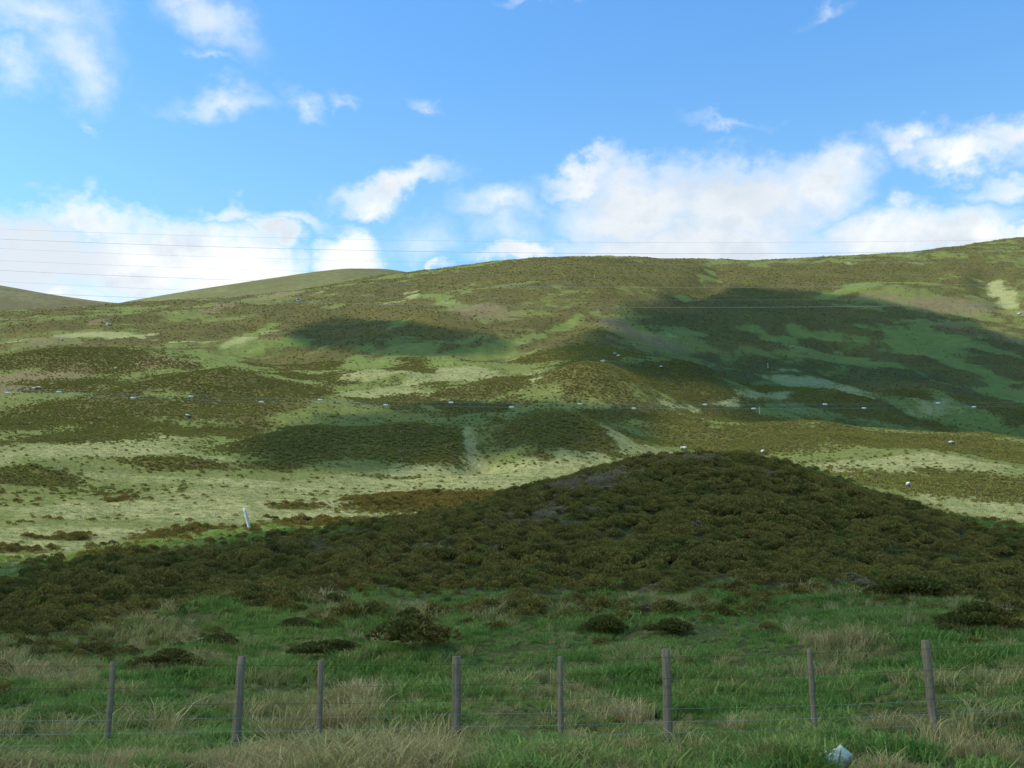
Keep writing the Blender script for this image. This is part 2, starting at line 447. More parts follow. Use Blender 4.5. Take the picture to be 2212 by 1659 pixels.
LIGHT = [
    (500, 1110, 620, 62, 1.6), (150, 1150, 300, 60, 1.4), (1050, 1030, 330, 40, 1.7), (700, 1050, 340, 32, 1.4), (200, 960, 220, 40, 0.8), (1980, 1000, 300, 24, 2.2), (2130, 1095, 180, 28, 2.0),
    (820, 850, 190, 22, 1.2), (960, 815, 200, 16, 1.1), (1120, 835, 60, 20, 1.0), (240, 725, 190, 9, 1.4), (880, 635, 60, 18, 0.9), (700, 820, 110, 22, 0.7), (2130, 610, 28, 20, 1.2),
    (1280, 1020, 170, 22, 1.0), (1040, 955, 30, 40, 0.9), (540, 740, 60, 22, 0.6), (400, 1050, 300, 30, 0.9), (1950, 575, 130, 10, 0.6), (1760, 830, 110, 22, 0.5), (500, 590, 500, 16, 0.4), (2080, 870, 90, 12, 0.4),
]
GREEN = [
    (1840, 610, 170, 22, 1.6), (1500, 600, 40, 16, 1.0), (1250, 590, 110, 20, 0.8), (1140, 735, 80, 25, 1.6), (1040, 760, 70, 14, 1.3), (1900, 760, 330, 90, 1.2), (1750, 720, 230, 28, 1.3),
    (620, 740, 130, 45, 0.9), (850, 770, 140, 28, 0.9), (300, 905, 140, 30, 0.8), (1660, 890, 120, 26, 0.8), (2100, 850, 150, 50, 1.1), (2100, 930, 160, 28, 1.0), (680, 960, 60, 14, 0.6),
    (560, 800, 90, 35, 0.7), (430, 770, 70, 18, 0.8), (400, 1330, 200, 45, 1.0), (1100, 1500, 1400, 110, 1.0), (1500, 1340, 300, 40, 0.7), (1000, 1300, 120, 25, 0.7), (1420, 780, 60, 20, 0.8),
]
BURN = [
    (1060, 672, 80, 26, 1.6), (1340, 705, 60, 26, 1.4), (1440, 740, 110, 30, 1.3), (60, 820, 120, 34, 1.3), (400, 675, 50, 10, 1.6), (2060, 660, 150, 22, 1.3), (1890, 640, 90, 12, 0.9),
    (590, 643, 50, 8, 1.3), (1270, 1050, 150, 34, 1.8), (1500, 988, 130, 14, 1.8), (80, 740, 90, 12, 0.8), (330, 780, 110, 16, 0.9), (240, 697, 24, 8, 2.0), (1170, 1120, 150, 26, 1.2), (620, 1180, 110, 14, 1.3), (120, 1215, 140, 12, 1.1), (900, 1200, 120, 14, 1.0), (1390, 1290, 60, 10, 0.4),
    (1840, 1265, 70, 16, 0.8), (2130, 720, 100, 20, 0.7),
]
A_LIGHT = patches(LIGHT, -0.5, seed=201)
A_GREEN = patches(GREEN, -0.45, seed=301)
A_BURN = patches(BURN, -0.8, seed=401, namp=(0.45, 0.35))
bgh = -0.42 + 0.40 * sstep(RR, 250, 420) * (GY > 0) + 0.22 * sstep(RR, 130, 180)
bgh = bgh - 1.0 * np.clip(np.maximum(A_GREEN, A_LIGHT) + 0.1, 0, 1) - 0.9 * np.clip(A_BURN + 0.2, 0, 1)
A_HEATH = patches(HEATHER, -0.35, under=bgh, seed=101, namp=(0.45, 0.32))

TRACKS = [  # x1, y1, x2, y2 on the 2212 view, width in metres, pale grass or green grass
    (1245, 683, 1150, 728, 5, 'g'), (1150, 728, 1050, 772, 7, 'g'), (1035, 925, 1050, 1000, 3.0, 'l'), (1560, 925, 1400, 965, 5, 'g'), (1400, 965, 1230, 1015, 6, 'l'),
    (2125, 585, 2190, 665, 9, 'l'), (1535, 590, 1480, 650, 8, 'g'), (0, 742, 240, 722, 4, 'l'), (240, 722, 430, 740, 4, 'l'), (540, 800, 760, 840, 6, 'g'), (640, 850, 1000, 808, 5, 'l'),
    (1700, 815, 1850, 850, 6, 'l'), (1850, 850, 2080, 885, 5, 'l'), (430, 760, 560, 800, 6, 'g'), (1420, 865, 1700, 845, 5, 'l'), (380, 905, 640, 940, 4, 'g'), (600, 700, 480, 760, 6, 'g'),
    (870, 625, 1010, 670, 8, 'g'), (1350, 720, 1700, 735, 7, 'g'), (1780, 640, 2100, 600, 9, 'g'), (100, 965, 420, 985, 5, 'l'),
]
for x1_, y1_, x2_, y2_, w_, kd_ in TRACKS:
    p, q = hit2(x1_, y1_)[:2], hit2(x2_, y2_)[:2]
    dv = q - p
    t_ = np.clip(((GX - p[0]) * dv[0] + (GY - p[1]) * dv[1]) / (dv @ dv), 0, 1)
    dist = np.hypot(GX - p[0] - t_ * dv[0] + fbm(GX, GY, 22, 3, 177) * 5, GY - p[1] - t_ * dv[1] + fbm(GX, GY, 22, 3, 178) * 5)
    prof_ = (1 - dist / (w_ * 0.75)) * 0.7 + 0.55 * fbm(GX, GY, 9, 4, 179, 0.65)
    prof_ = np.where(dist < 3 * w_, prof_, -9)
    if kd_ == 'g':
        A_GREEN = np.maximum(A_GREEN, prof_)
    else:
        A_LIGHT = np.maximum(A_LIGHT, prof_)
    A_HEATH = A_HEATH - 1.0 * np.clip(prof_ + 0.1, 0, 1)

# ------------------------------------------------------------------ ground mesh


def make_mesh(name, verts, faces_flat, loop_counts, mat=None, smooth=True):
    me = bpy.data.meshes.new(name)
    nv = len(verts)
    me.vertices.add(nv)
    me.vertices.foreach_set('co', np.asarray(verts, np.float32).ravel())
    nl = len(faces_flat)
    me.loops.add(nl)
    me.loops.foreach_set('vertex_index', np.asarray(faces_flat, np.int32))
    npoly = len(loop_counts)
    me.polygons.add(npoly)
    starts = np.concatenate([[0], np.cumsum(loop_counts)[:-1]]).astype(np.int32)
    me.polygons.foreach_set('loop_start', starts)
    me.polygons.foreach_set('loop_total', np.asarray(loop_counts, np.int32))
    me.polygons.foreach_set('use_smooth', np.full(npoly, smooth))
    me.update(calc_edges=True)
    if mat:
        me.materials.append(mat)
    return me


def grid_faces(na, nr, wrap=False):
    i = np.arange(na - (0 if wrap else 1)); j = np.arange(nr - 1)
    I, J = np.meshgrid(i, j, indexing='ij')
    I2 = (I + 1) % na
    f = np.stack([I * nr + J, I * nr + J + 1, I2 * nr + J + 1, I2 * nr + J], -1).reshape(-1, 4)
    return f


def link(name, me, parent=None, **props):
    o = bpy.data.objects.new(name, me)
    COL.objects.link(o)
    if parent is not None:
        o.parent = parent
    for k, v in props.items():
        o[k] = v
    return o


def principled(name):
    m = bpy.data.materials.new(name)
    m.use_nodes = True
    t = NT(m.node_tree)
    b = m.node_tree.nodes['Principled BSDF']
    b.inputs['Roughness'].default_value = 0.9
    b.inputs['Specular IOR Level'].default_value = 0.04
    return m, t, b


C_HEATH_A, C_HEATH_B = (0.136, 0.120, 0.038), (0.100, 0.088, 0.030)
C_LIGHT_A, C_LIGHT_B = (0.370, 0.345, 0.150), (0.270, 0.285, 0.105)
C_GREEN_A, C_GREEN_B = (0.150, 0.198, 0.046), (0.200, 0.236, 0.062)
C_BURN_A, C_BURN_B = (0.275, 0.205, 0.105), (0.185, 0.138, 0.070)
C_BASE_A, C_BASE_B = (0.215, 0.232, 0.068), (0.155, 0.178, 0.046)


def ground_material():
    m, t, b = principled('moorland_ground')
    geo = t.node('ShaderNodeNewGeometry')
    pos = geo.outputs['Position']
    pos = t.v('MULTIPLY', pos, (1, 1, 0.6))
    n_big = t.noise(pos, 0.05, 5, 0.6)
    n_mid = t.noise(pos, 0.22, 6, 0.65)
    n_tuft = t.noise(pos, 1.1, 5, 0.7)
    n_fine = t.noise(pos, 3.2, 4, 0.7)
    pos2 = t.v('MULTIPLY', pos, (0.45, 1, 1))
    n_streak = t.noise(pos2, 0.6, 6, 0.72)
    j = t.m('ADD', t.m('MULTIPLY', t.m('SUBTRACT', n_mid, 0.5), 1.2),
            t.m('ADD', t.m('MULTIPLY', t.m('SUBTRACT', n_tuft, 0.5), 1.0), t.m('MULTIPLY', t.m('SUBTRACT', n_streak, 0.5), 0.9)))

    def mask(name, lo, hi, k=1.0):
        return t.ramp(t.m('ADD', t.attr(name), t.m('MULTIPLY', j, k)), lo, hi)
    base = t.mix(t.ramp(n_streak, 0.35, 0.65), C_BASE_A, C_BASE_B)
    speck = t.noise(t.v('MULTIPLY', pos, (0.75, 1, 1)), 0.42, 6, 0.78)
    spk = t.ramp(speck, 0.54, 0.62)
    base = t.mix(t.m('MULTIPLY', spk, 0.8), base, C_HEATH_B)
    green = t.mix(t.ramp(n_mid, 0.35, 0.65), C_GREEN_A, C_GREEN_B)
    light = t.mix(t.ramp(n_streak, 0.35, 0.65), C_LIGHT_A, C_LIGHT_B)
    light = t.mix(t.ramp(speck, 0.57, 0.66, 0, 0.7), light, C_HEATH_A)
    green = t.mix(t.ramp(speck, 0.56, 0.64, 0, 0.6), green, C_HEATH_B)
    green = t.mix(t.ramp(speck, 0.46, 0.36, 0, 0.6), green, C_LIGHT_B)
    burn = t.mix(t.ramp(n_tuft, 0.35, 0.65), C_BURN_A, C_BURN_B)
    heath = t.mix(t.ramp(n_tuft, 0.38, 0.62), C_HEATH_A, C_HEATH_B)
    heath = t.mix(t.m('MULTIPLY', t.ramp(n_big, 0.4, 0.65), 0.45), heath, (0.165, 0.145, 0.037))
    c = t.mix(mask('green', -0.1, 0.45, 0.9), base, green)
    c = t.mix(mask('light', -0.1, 0.4), c, light)
    c = t.mix(mask('heather', -0.1, 0.22, 0.75), c, heath)
    c = t.mix(t.m('MULTIPLY', mask('burn', -0.1, 0.7, 1.5), 0.75), c, burn)
    c = t.mix(t.m('MULTIPLY', t.attr('thatch'), 0.8), c, t.mix(t.ramp(n_tuft, 0.4, 0.62), (0.105, 0.110, 0.028), (0.17, 0.135, 0.045)))
    var = t.m('MULTIPLY', t.ramp(n_fine, 0.25, 0.75, 0.72, 1.28, smooth=False), t.ramp(speck, 0.35, 0.65, 0.82, 1.18, smooth=False))
    c = t.v('SCALE', c)
    t.put(c.node.inputs['Scale'], t.m('MULTIPLY', var, 0.88))
    t.l.new(c, b.inputs['Base Color'])
    hgt = t.m('ADD', t.m('MULTIPLY', n_tuft, 0.55), t.m('MULTIPLY', n_fine, 0.25))
    bp = t.node('ShaderNodeBump')
    bp.inputs['Strength'].default_value = 1.0
    bp.inputs['Distance'].default_value = 0.9
    t.l.new(hgt, bp.inputs['Height'])
    t.l.new(bp.outputs[0], b.inputs['Normal'])
    return m


verts = np.stack([GX, GY, GZ], -1).reshape(-1, 3)
ff = grid_faces(len(AZ), NR)
# close the seam behind the camera and the small hole under it
nr = NR; last = len(AZ) - 1
seam = np.stack([last * nr + np.arange(nr - 1), last * nr + np.arange(1, nr), np.arange(1, nr), np.arange(nr - 1)], -1)
ff = np.concatenate([ff, seam])[:, ::-1]
cap = (np.arange(len(AZ)) * nr)[::-1][::-1]
flat = np.concatenate([ff.ravel(), cap[::-1]])
cnt = np.concatenate([np.full(len(ff), 4), [len(cap)]])
gm = make_mesh('ground', verts, flat, cnt, ground_material())
for nm, A in (('heather', A_HEATH), ('light', A_LIGHT), ('green', A_GREEN), ('burn', A_BURN), ('thatch', sstep(-RR, -48, -30) * np.ones_like(GX))):
    at = gm.attributes.new(nm, 'FLOAT', 'POINT')
    at.data.foreach_set('value', A.astype(np.float32).ravel())
ground = link('ground', gm, kind='structure')


# ------------------------------------------------------------------ far hills
def far_hill(name, pts, Y, depth, cols, seed):
    """a rounded hill standing behind the moor: skyline given as (x, y) on the 2212 view at depth Y"""
    xs = [p[0] for p in pts]; rows = [p[1] for p in pts]
    n = 260
    xx = np.linspace(xs[0], xs[-1], n)
    rr_ = pchip(xs, rows, xx)
    top = np.array([ray(x * S, r * S) for x, r in zip(xx, rr_)])
    X = top[:, 0] / top[:, 1] * Y; Z = top[:, 2] / top[:, 1] * Y
    m = 90
    s = np.linspace(-1, 1, m)
    V = np.zeros((n, m, 3))
    for j, sj in enumerate(s):
        yy = Y + sj * depth
        prof = 1 - (abs(sj) + 0.02 * math.exp(-abs(sj) * 40) - 0.02)
        V[:, j, 0] = X * (1 + sj * depth / Y * 0.3)
        V[:, j, 1] = yy
        V[:, j, 2] = Z - (1 - prof) * depth * 0.55
    V[:, :, 2] += fbm(V[:, :, 0], V[:, :, 1], 60, 4, seed) * 3.0 * (1 - np.exp(-((s / 0.25) ** 2)))[None, :]
    f = grid_faces(n, m)[:, ::-1]
    mt, t, b = principled(name + '_grass')
    geo = t.node('ShaderNodeNewGeometry')
    pos = t.v('MULTIPLY', geo.outputs['Position'], (0.6, 1, 1))
    a = t.noise(pos, 0.02, 6, 0.65); c2 = t.noise(pos, 0.25, 5, 0.7)
    c = t.mix(t.ramp(a, 0.38, 0.6), cols[0], cols[1])
    c = t.mix(t.ramp(c2, 0.45, 0.6, 0, 0.8), c, cols[2])
    c = t.mix(t.ramp(t.noise(pos, 0.006, 5, 0.6), 0.5, 0.6, 0, 0.55), c, cols[2])
    t.l.new(c, b.inputs['Base Color'])
    return link(name, make_mesh(name, V.reshape(-1, 3), f.ravel(), np.full(len(f), 4), mt), kind='structure')


far_hill('hills', [(150, 690), (230, 662), (380, 634), (500, 615), (600, 600), (700, 586), (760, 581), (820, 581.5), (870, 587), (960, 610), (1100, 660)], 1050, 300,
         ((0.165, 0.170, 0.062), (0.140, 0.135, 0.050), (0.12, 0.10, 0.042)), 5)
far_hill('hills', [(-700, 560), (-400, 575), (-150, 596), (0, 617), (120, 638), (230, 653), (330, 662), (480, 690)], 1400, 500,
         ((0.18, 0.17, 0.07), (0.15, 0.13, 0.06), (0.11, 0.085, 0.045)), 8)


# ------------------------------------------------------------------ heather and grass (ground cover)
def field(A, X, Y):
    return sample(A, X, Y)


def scatter_points(ymin, ymax, per_m2, margin=0.06, seed=1):
    """random points in the wedge of ground in front of the camera"""
    rng = np.random.default_rng(seed)
    w = 0.47 * 1.06 + margin + (0.22 if ymax <= 110 else 0.10)
    area = w * (ymax ** 2 - ymin ** 2)
    n = int(area * per_m2)
    y = np.sqrt(rng.uniform(ymin ** 2, ymax ** 2, n))
    x = rng.uniform(-w, w, n) * y
    return x, y, rng


def blade_set(rng, n, spread, h, w, lean, seg=2, droop=0.3):
    """a tuft of n tapering bent blades; returns verts, faces"""
    V = []; Fc = []
    for _ in range(n):
        a = rng.uniform(0, 2 * math.pi); rad = spread * math.sqrt(rng.uniform())
        bx, by = rad * math.cos(a), rad * math.sin(a)
        la = rng.uniform(0, 2 * math.pi); ln = lean * rng.uniform(0.2, 1.0)
        hh = h * rng.uniform(0.55, 1.0); ww = w * rng.uniform(0.7, 1.2)
        sa = la + math.pi / 2 + rng.normal(0, 0.4)
        sxx, syy = math.cos(sa) * ww / 2, math.sin(sa) * ww / 2
        base = len(V)
        for k in range(seg + 1):
            t = k / seg
            cx = bx + math.cos(la) * ln * t ** 1.6; cy = by + math.sin(la) * ln * t ** 1.6
            cz = hh * (t - droop * t * t * t) - 0.03
            f = (1 - t ** 1.5)
            if k == seg:
                V.append((cx, cy, cz))
            else:
                V.append((cx - sxx * f, cy - syy * f, cz)); V.append((cx + sxx * f, cy + syy * f, cz))
        for k in range(seg - 1):
            Fc.append((base + 2 * k, base + 2 * k + 1, base + 2 * k + 3, base + 2 * k + 2))
        Fc.append((base + 2 * seg - 2, base + 2 * seg - 1, base + 2 * seg))
    return V, Fc


def heather_set(rng, n, rad, h, leaf, lobes=7):
    """a cushion of several small rounded clumps, each covered with short sprigs"""
    V = []; Fc = []
    L_ = []
    for k in range(lobes):
        a = rng.uniform(0, 2 * math.pi); q = rng.uniform(0.0, 0.72) * rad
        lr = rng.uniform(0.26, 0.48) * rad
        L_.append((q * math.cos(a), q * math.sin(a), lr, h * (1 - 0.55 * q / rad) * rng.uniform(0.7, 1.05)))
    for _ in range(n):
        lx, ly, lr, lh = L_[rng.integers(0, lobes)]
        a = rng.uniform(0, 2 * math.pi); ct = rng.uniform(0.0, 1.0); st = math.sqrt(1 - ct * ct)
        nrm = np.array([st * math.cos(a), st * math.sin(a), ct])
        c = np.array([lx + nrm[0] * lr, ly + nrm[1] * lr, lh - lr * 0.7 + nrm[2] * lr * 0.8])
        if c[2] < -0.05:
            continue
        d = nrm * 0.7 + np.array([0, 0, 0.6]) + rng.normal(0, 0.25, 3); d /= np.linalg.norm(d)
        sv = np.cross(d, rng.normal(0, 1, 3)); sv /= np.linalg.norm(sv) + 1e-9
        s = sv * leaf * rng.uniform(0.6, 1.2) * 0.5
        L = leaf * rng.uniform(0.9, 1.7)
        base = len(V)
        V += [tuple(c - s * 0.5), tuple(c + s * 0.5), tuple(c + d * L * 0.6 + s), tuple(c + d * L), tuple(c + d * L * 0.6 - s)]
        Fc.append((base, base + 1, base + 2, base + 3, base + 4))
    return V, Fc


def proto(name, vf, mat):
    me = bpy.data.meshes.new(name)
    me.from_pydata(vf[0], [], vf[1])
    me.materials.append(mat)
    return me


def plant_mat(name, ca, cb, cc, k=1.0, trans=0.25, patch=0.25):
    """foliage: colour varies from plant to plant and in drifts over the ground"""
    m, t, b = principled(name)
    oi = t.node('ShaderNodeObjectInfo')
    geo = t.node('ShaderNodeNewGeometry')
    rnd = t.attr('tint')
    big = t.noise(geo.outputs['Position'], patch, 4, 0.6)
    isl = geo.outputs['Random Per Island']
    c = t.mix(t.ramp(big, 0.38, 0.62), ca, cb)
    c = t.mix(t.ramp(rnd, 0.45, 0.9), c, cc)
    v = t.ramp(isl, 0, 1, 0.7, 1.3, smooth=False)
    c = t.v('SCALE', c); t.put(c.node.inputs['Scale'], v)
    t.l.new(c, b.inputs['Base Color'])
    b.inputs['Roughness'].default_value = 0.75
    b.inputs['Specular IOR Level'].default_value = 0.05
    tr = t.node('ShaderNodeBsdfTranslucent'); t.l.new(c, tr.inputs[0])
    mx = t.node('ShaderNodeMixShader'); mx.inputs[0].default_value = trans
    out = [n for n in m.node_tree.nodes if n.type == 'OUTPUT_MATERIAL'][0]
    t.l.new(b.outputs[0], mx.inputs[1]); t.l.new(tr.outputs[0], mx.inputs[2]); t.l.new(mx.outputs[0], out.inputs[0])
    return m


def cover(name, X, Y, size, protos, seed, label, lift=0.0):
    """ONE object: a cloud of points carrying plants through a geometry-nodes modifier"""
    rng = np.random.default_rng(seed)
    Z = sample(GZ, X, Y) + lift
    n = len(X)
    me = bpy.data.meshes.new(name)
    me.vertices.add(n)
    me.vertices.foreach_set('co', np.stack([X, Y, Z], -1).astype(np.float32).ravel())
    for nm, val in (('psize', size), ('prot', rng.uniform(0, 6.283, n)), ('tint', rng.uniform(0, 1, n))):
        at = me.attributes.new(nm, 'FLOAT', 'POINT'); at.data.foreach_set('value', np.asarray(val, np.float32))
    ai = me.attributes.new('pick', 'INT', 'POINT'); ai.data.foreach_set('value', rng.integers(0, len(protos), n).astype(np.int32))
    o = link(name, me, kind='stuff', label=label[0], category=label[1])
    ng = bpy.data.node_groups.new(name + '_nodes', 'GeometryNodeTree')
    ng.interface.new_socket('Geometry', in_out='INPUT', socket_type='NodeSocketGeometry')
    ng.interface.new_socket('Geometry', in_out='OUTPUT', socket_type='NodeSocketGeometry')
    N = ng.nodes; L = ng.links
    gi = N.new('NodeGroupInput'); go = N.new('NodeGroupOutput')
    inst = N.new('GeometryNodeInstanceOnPoints')
    g2i = N.new('GeometryNodeGeometryToInstance')
    for pme in reversed(protos):
        po = bpy.data.objects.new(pme.name, pme)       # not linked to the scene: only the plants below appear
        oi = N.new('GeometryNodeObjectInfo'); oi.inputs['Object'].default_value = po
        oi.inputs['As Instance'].default_value = True
        L.new(oi.outputs['Geometry'], g2i.inputs[0])

    def named(nm, ty):
        a = N.new('GeometryNodeInputNamedAttribute'); a.data_type = ty; a.inputs['Name'].default_value = nm
        return a.outputs['Attribute']
    L.new(gi.outputs[0], inst.inputs['Points'])
    L.new(g2i.outputs[0], inst.inputs['Instance'])
    inst.inputs['Pick Instance'].default_value = True
    L.new(named('pick', 'INT'), inst.inputs['Instance Index'])
    cx = N.new('ShaderNodeCombineXYZ'); L.new(named('prot', 'FLOAT'), cx.inputs[2])
    L.new(cx.outputs[0], inst.inputs['Rotation'])
    L.new(named('psize', 'FLOAT'), inst.inputs['Scale'])
    L.new(inst.outputs[0], go.inputs[0])
    md = o.modifiers.new('plants', 'NODES'); md.node_group = ng
    return o


rp = np.random.default_rng(5)
M_HEATH = plant_mat('heather_sprigs', (0.262, 0.182, 0.044), (0.190, 0.145, 0.036), (0.200, 0.108, 0.050), trans=0.12, patch=0.5)
M_FAR = plant_mat('far_heather_sprigs', (0.295, 0.250, 0.074), (0.232, 0.208, 0.060), (0.225, 0.168, 0.070), trans=0.15, patch=0.02)
M_FAR_G = plant_mat('far_green_sprigs', (0.235, 0.255, 0.052), (0.270, 0.250, 0.060), (0.22, 0.17, 0.05), trans=0.15, patch=0.02)
M_HEATH_G = plant_mat('blaeberry_sprigs', (0.190, 0.205, 0.035), (0.225, 0.190, 0.040), (0.215, 0.155, 0.045))
M_BUSH = plant_mat('dark_heather_sprigs', (0.150, 0.115, 0.030), (0.120, 0.110, 0.026), (0.130, 0.080, 0.035), trans=0.1)
M_WOODY = plant_mat('old_heather_stems', (0.32, 0.225, 0.130), (0.26, 0.185, 0.100), (0.24, 0.18, 0.06), trans=0.05)
M_GREEN = plant_mat('green_grass_blades', (0.225, 0.335, 0.072), (0.330, 0.380, 0.095), (0.46, 0.40, 0.15), trans=0.35, patch=0.8)
M_DRY = plant_mat('dry_grass_blades', (0.56, 0.41, 0.17), (0.42, 0.36, 0.12), (0.24, 0.31, 0.07), trans=0.3, patch=0.9)
M_PALE = plant_mat('pale_grass_blades', (0.350, 0.345, 0.140), (0.270, 0.300, 0.105), (0.360, 0.300, 0.150), trans=0.3, patch=0.1)

P_HN = [proto('heather_plant', heather_set(rp, 520, 0.5, 0.42 + 0.06 * (q_ % 3), 0.045, 7 + q_), M_HEATH) for q_ in range(5)] + \
       [proto('heather_plant', heather_set(rp, 420, 0.5, 0.34, 0.045, 8), M_HEATH_G), proto('heather_plant', heather_set(rp, 420, 0.5, 0.5, 0.045, 5), M_BUSH)]
P_HW = [proto('woody_plant', heather_set(rp, 260, 0.5, 0.3, 0.04, 8), M_WOODY) for _ in range(2)]
P_HF = [proto('heather_mound', heather_set(rp, 110, 0.5, 0.26, 0.13, 6), M_FAR) for _ in range(4)] + \
       [proto('heather_mound', heather_set(rp, 110, 0.5, 0.24, 0.13, 6), M_FAR_G) for _ in range(2)]
P_G = [proto('grass_tuft', blade_set(rp, 50, 0.15, 0.36, 0.014, 0.34, 3, 0.45), M_GREEN) for _ in range(6)]
P_D = [proto('dry_tuft', blade_set(rp, 50, 0.13, 0.50, 0.010, 0.46, 4, 0.5), M_DRY) for _ in range(6)]
P_L = [proto('pale_tuft', blade_set(rp, 26, 0.22, 0.20, 0.022, 0.16, 2, 0.3), M_PALE) for _ in range(4)]

# near heather, 17 - 100 m
x, y, rng = scatter_points(17, 100, 7.2, seed=21)
hv = field(A_HEATH, x, y) + rng.normal(0, 0.26, len(x)); bv = field(A_BURN, x, y)
k = (hv > 0.12) | ((rng.uniform(0, 1, len(x)) < 0.02) & (hv > -1.0))
wd = k & (bv + rng.normal(0, 0.5, len(x)) > 0.45)
k = k & ~wd
sz = rng.uniform(0.28, 0.80, len(x)) * (0.8 + 0.4 * np.clip(hv, 0, 1)) * (1 + 0.5 * fbm(x, y, 2.5, 2, 88))
cover('heather', x[k], y[k], sz[k], P_HN, 1, ('low brown and olive heather covering the shaded knoll and banks', 'heather'))
cover('heather', x[wd], y[wd], sz[wd], P_HW, 2, ('greyish woody old heather stems on the crest of the knoll', 'heather'))
# far heather 100 - 700 m
Xs, Ys, Ss = [], [], []
for y0_, y1_, dn, s0, s1, sd_ in ((100, 200, 5.0, 0.30, 0.75, 22), (200, 330, 2.6, 0.32, 0.8, 23), (330, 860, 0.14, 0.4, 1.1, 24)):
    x, y, rng = scatter_points(y0_, y1_, dn, seed=sd_)
    hv = field(A_HEATH, x, y) + rng.normal(0, 0.26, len(x))
    k = (hv > 0.12) | ((rng.uniform(0, 1, len(x)) < 0.035) & (hv > -0.9))
    Xs.append(x[k]); Ys.append(y[k]); Ss.append(rng.uniform(s0, s1, k.sum()))
X = np.concatenate(Xs); Yv = np.concatenate(Ys); sz = np.concatenate(Ss)
cover('heather', X, Yv, sz, P_HF, 3, ('sunlit brown heather mounds spread over the hummocks and hillside', 'heather'))
# grass, 10 - 60 m
x, y, rng = scatter_points(9.5, 30, 36, 0.12, seed=31)
hv = field(A_HEATH, x, y); dry = fbm(x, y * 1.6, 2.2, 4, 55) * 0.9 + rng.normal(0, 0.36, len(x)) + 0.75 * sstep(-y, -13.7, -12.6) - 0.19
k = (hv < 0.45) & (dry < 0.22); kd = (hv < 0.45) & (dry >= 0.22)
x2, y2, rng2 = scatter_points(30, 60, 7, seed=33)
hv2 = field(A_HEATH, x2, y2); lv2 = field(A_LIGHT, x2, y2); k2 = (hv2 < 0.3) & (lv2 < 0.2)
cover('grass', np.concatenate([x[k], x2[k2]]), np.concatenate([y[k], y2[k2]]), np.concatenate([(rng.uniform(0.4, 1.1, len(x)) * (1 + 1.3 * fbm(x, y, 1.3, 2, 66)))[k], rng2.uniform(0.5, 1.1, k2.sum())]),
      P_G, 4, ('long green grass growing round the fence and between heather clumps', 'grass'))
cover('grass', x[kd], y[kd], (rng.uniform(0.45, 1.1, len(x)) * (1 + 1.3 * fbm(x, y, 1.3, 2, 67)))[kd], P_D, 5, ('dry straw-coloured grass tufts along the roadside verge', 'grass'))
Xs, Ys, Ss = [], [], []
for y0_, y1_, dn, sm, sd_ in ((36, 110, 3.0, 1.0, 35), (110, 200, 1.6, 1.25, 36), (200, 330, 0.6, 1.6, 37)):
    x, y, rng = scatter_points(y0_, y1_, dn, seed=sd_)
    lv = field(A_LIGHT, x, y) + rng.normal(0, 0.25, len(x)); hv = field(A_HEATH, x, y)
    k = (lv > (0.0 if y0_ < 100 else -0.5)) & (hv < 0.3)
    Xs.append(x[k]); Ys.append(y[k]); Ss.append((rng.uniform(0.5, 1.4, len(x)) * sm)[k])
cover('grass', np.concatenate(Xs), np.concatenate(Ys), np.concatenate(Ss), P_L, 6, ('pale yellow-green grass of the sunlit meadow behind the knoll', 'grass'))


# ------------------------------------------------------------------ solid builders
def tube(path, radii, sides=8, cap=True):
    V = []; Fc = []
    path = [Vector(p) for p in path]
    n = len(path)
    for i, p in enumerate(path):
        d = (path[min(i + 1, n - 1)] - path[max(i - 1, 0)]).normalized()
        a = d.orthogonal().normalized() if abs(d.z) > 0.9 else d.cross(Vector((0, 0, 1))).normalized()
        if abs(d.z) > 0.9:
            a = (Vector((1, 0, 0)) - d * d.x).normalized()
        b = d.cross(a)
        r = radii[i] if hasattr(radii, '__len__') else radii
        for k in range(sides):
            t = 2 * math.pi * k / sides
            V.append(tuple(p + (a * math.cos(t) + b * math.sin(t)) * r))
    for i in range(n - 1):
        for k in range(sides):
            k2 = (k + 1) % sides
            Fc.append((i * sides + k, i * sides + k2, (i + 1) * sides + k2, (i + 1) * sides + k))
    if cap:
        Fc.append(tuple(range(sides))[::-1]); Fc.append(tuple((n - 1) * sides + k for k in range(sides)))
    return V, Fc


def pymesh(name, V, Fc, mat, smooth=True):
    me = bpy.data.meshes.new(name)
    me.from_pydata([tuple(v) for v in V], [], Fc)
    me.validate()
    me.materials.append(mat)
    for p in me.polygons:
        p.use_smooth = smooth
    return me


def empty(name, loc, label, cat, group=None, rot=(0, 0, 0)):
    o = bpy.data.objects.new(name, None)
    COL.objects.link(o); o.location = loc; o.rotation_euler = rot
    o.empty_display_size = 0.2
    o['label'] = label; o['category'] = cat
    if group:
        o['group'] = group
    return o


def blob(center, rad, seed, amp=0.18, nu=18, nv=12, freq=1.6):
    V = []; Fc = []
    for j in range(nv + 1):
        th = math.pi * j / nv
        for i in range(nu):
            ph = 2 * math.pi * i / nu
            d = np.array([math.sin(th) * math.cos(ph), math.sin(th) * math.sin(ph), math.cos(th)])
            nse = 1 + amp * float(fbm(np.array([d[0] * freq + seed * 3.1 + d[2] * 2.2]), np.array([d[1] * freq + d[2] * 1.3]), 1.0, 3, seed)[0]) * 2
            V.append((center[0] + d[0] * rad[0] * nse, center[1] + d[1] * rad[1] * nse, center[2] + d[2] * rad[2] * nse))
    for j in range(nv):
        for i in range(nu):
            i2 = (i + 1) % nu
            Fc.append((j * nu + i, (j + 1) * nu + i, (j + 1) * nu + i2, j * nu + i2))
    return V, Fc


def merge(*parts):
    V = []; Fc = []
    for v, f in parts:
        o = len(V); V += list(v); Fc += [tuple(i + o for i in q) for q in f]
    return V, Fc


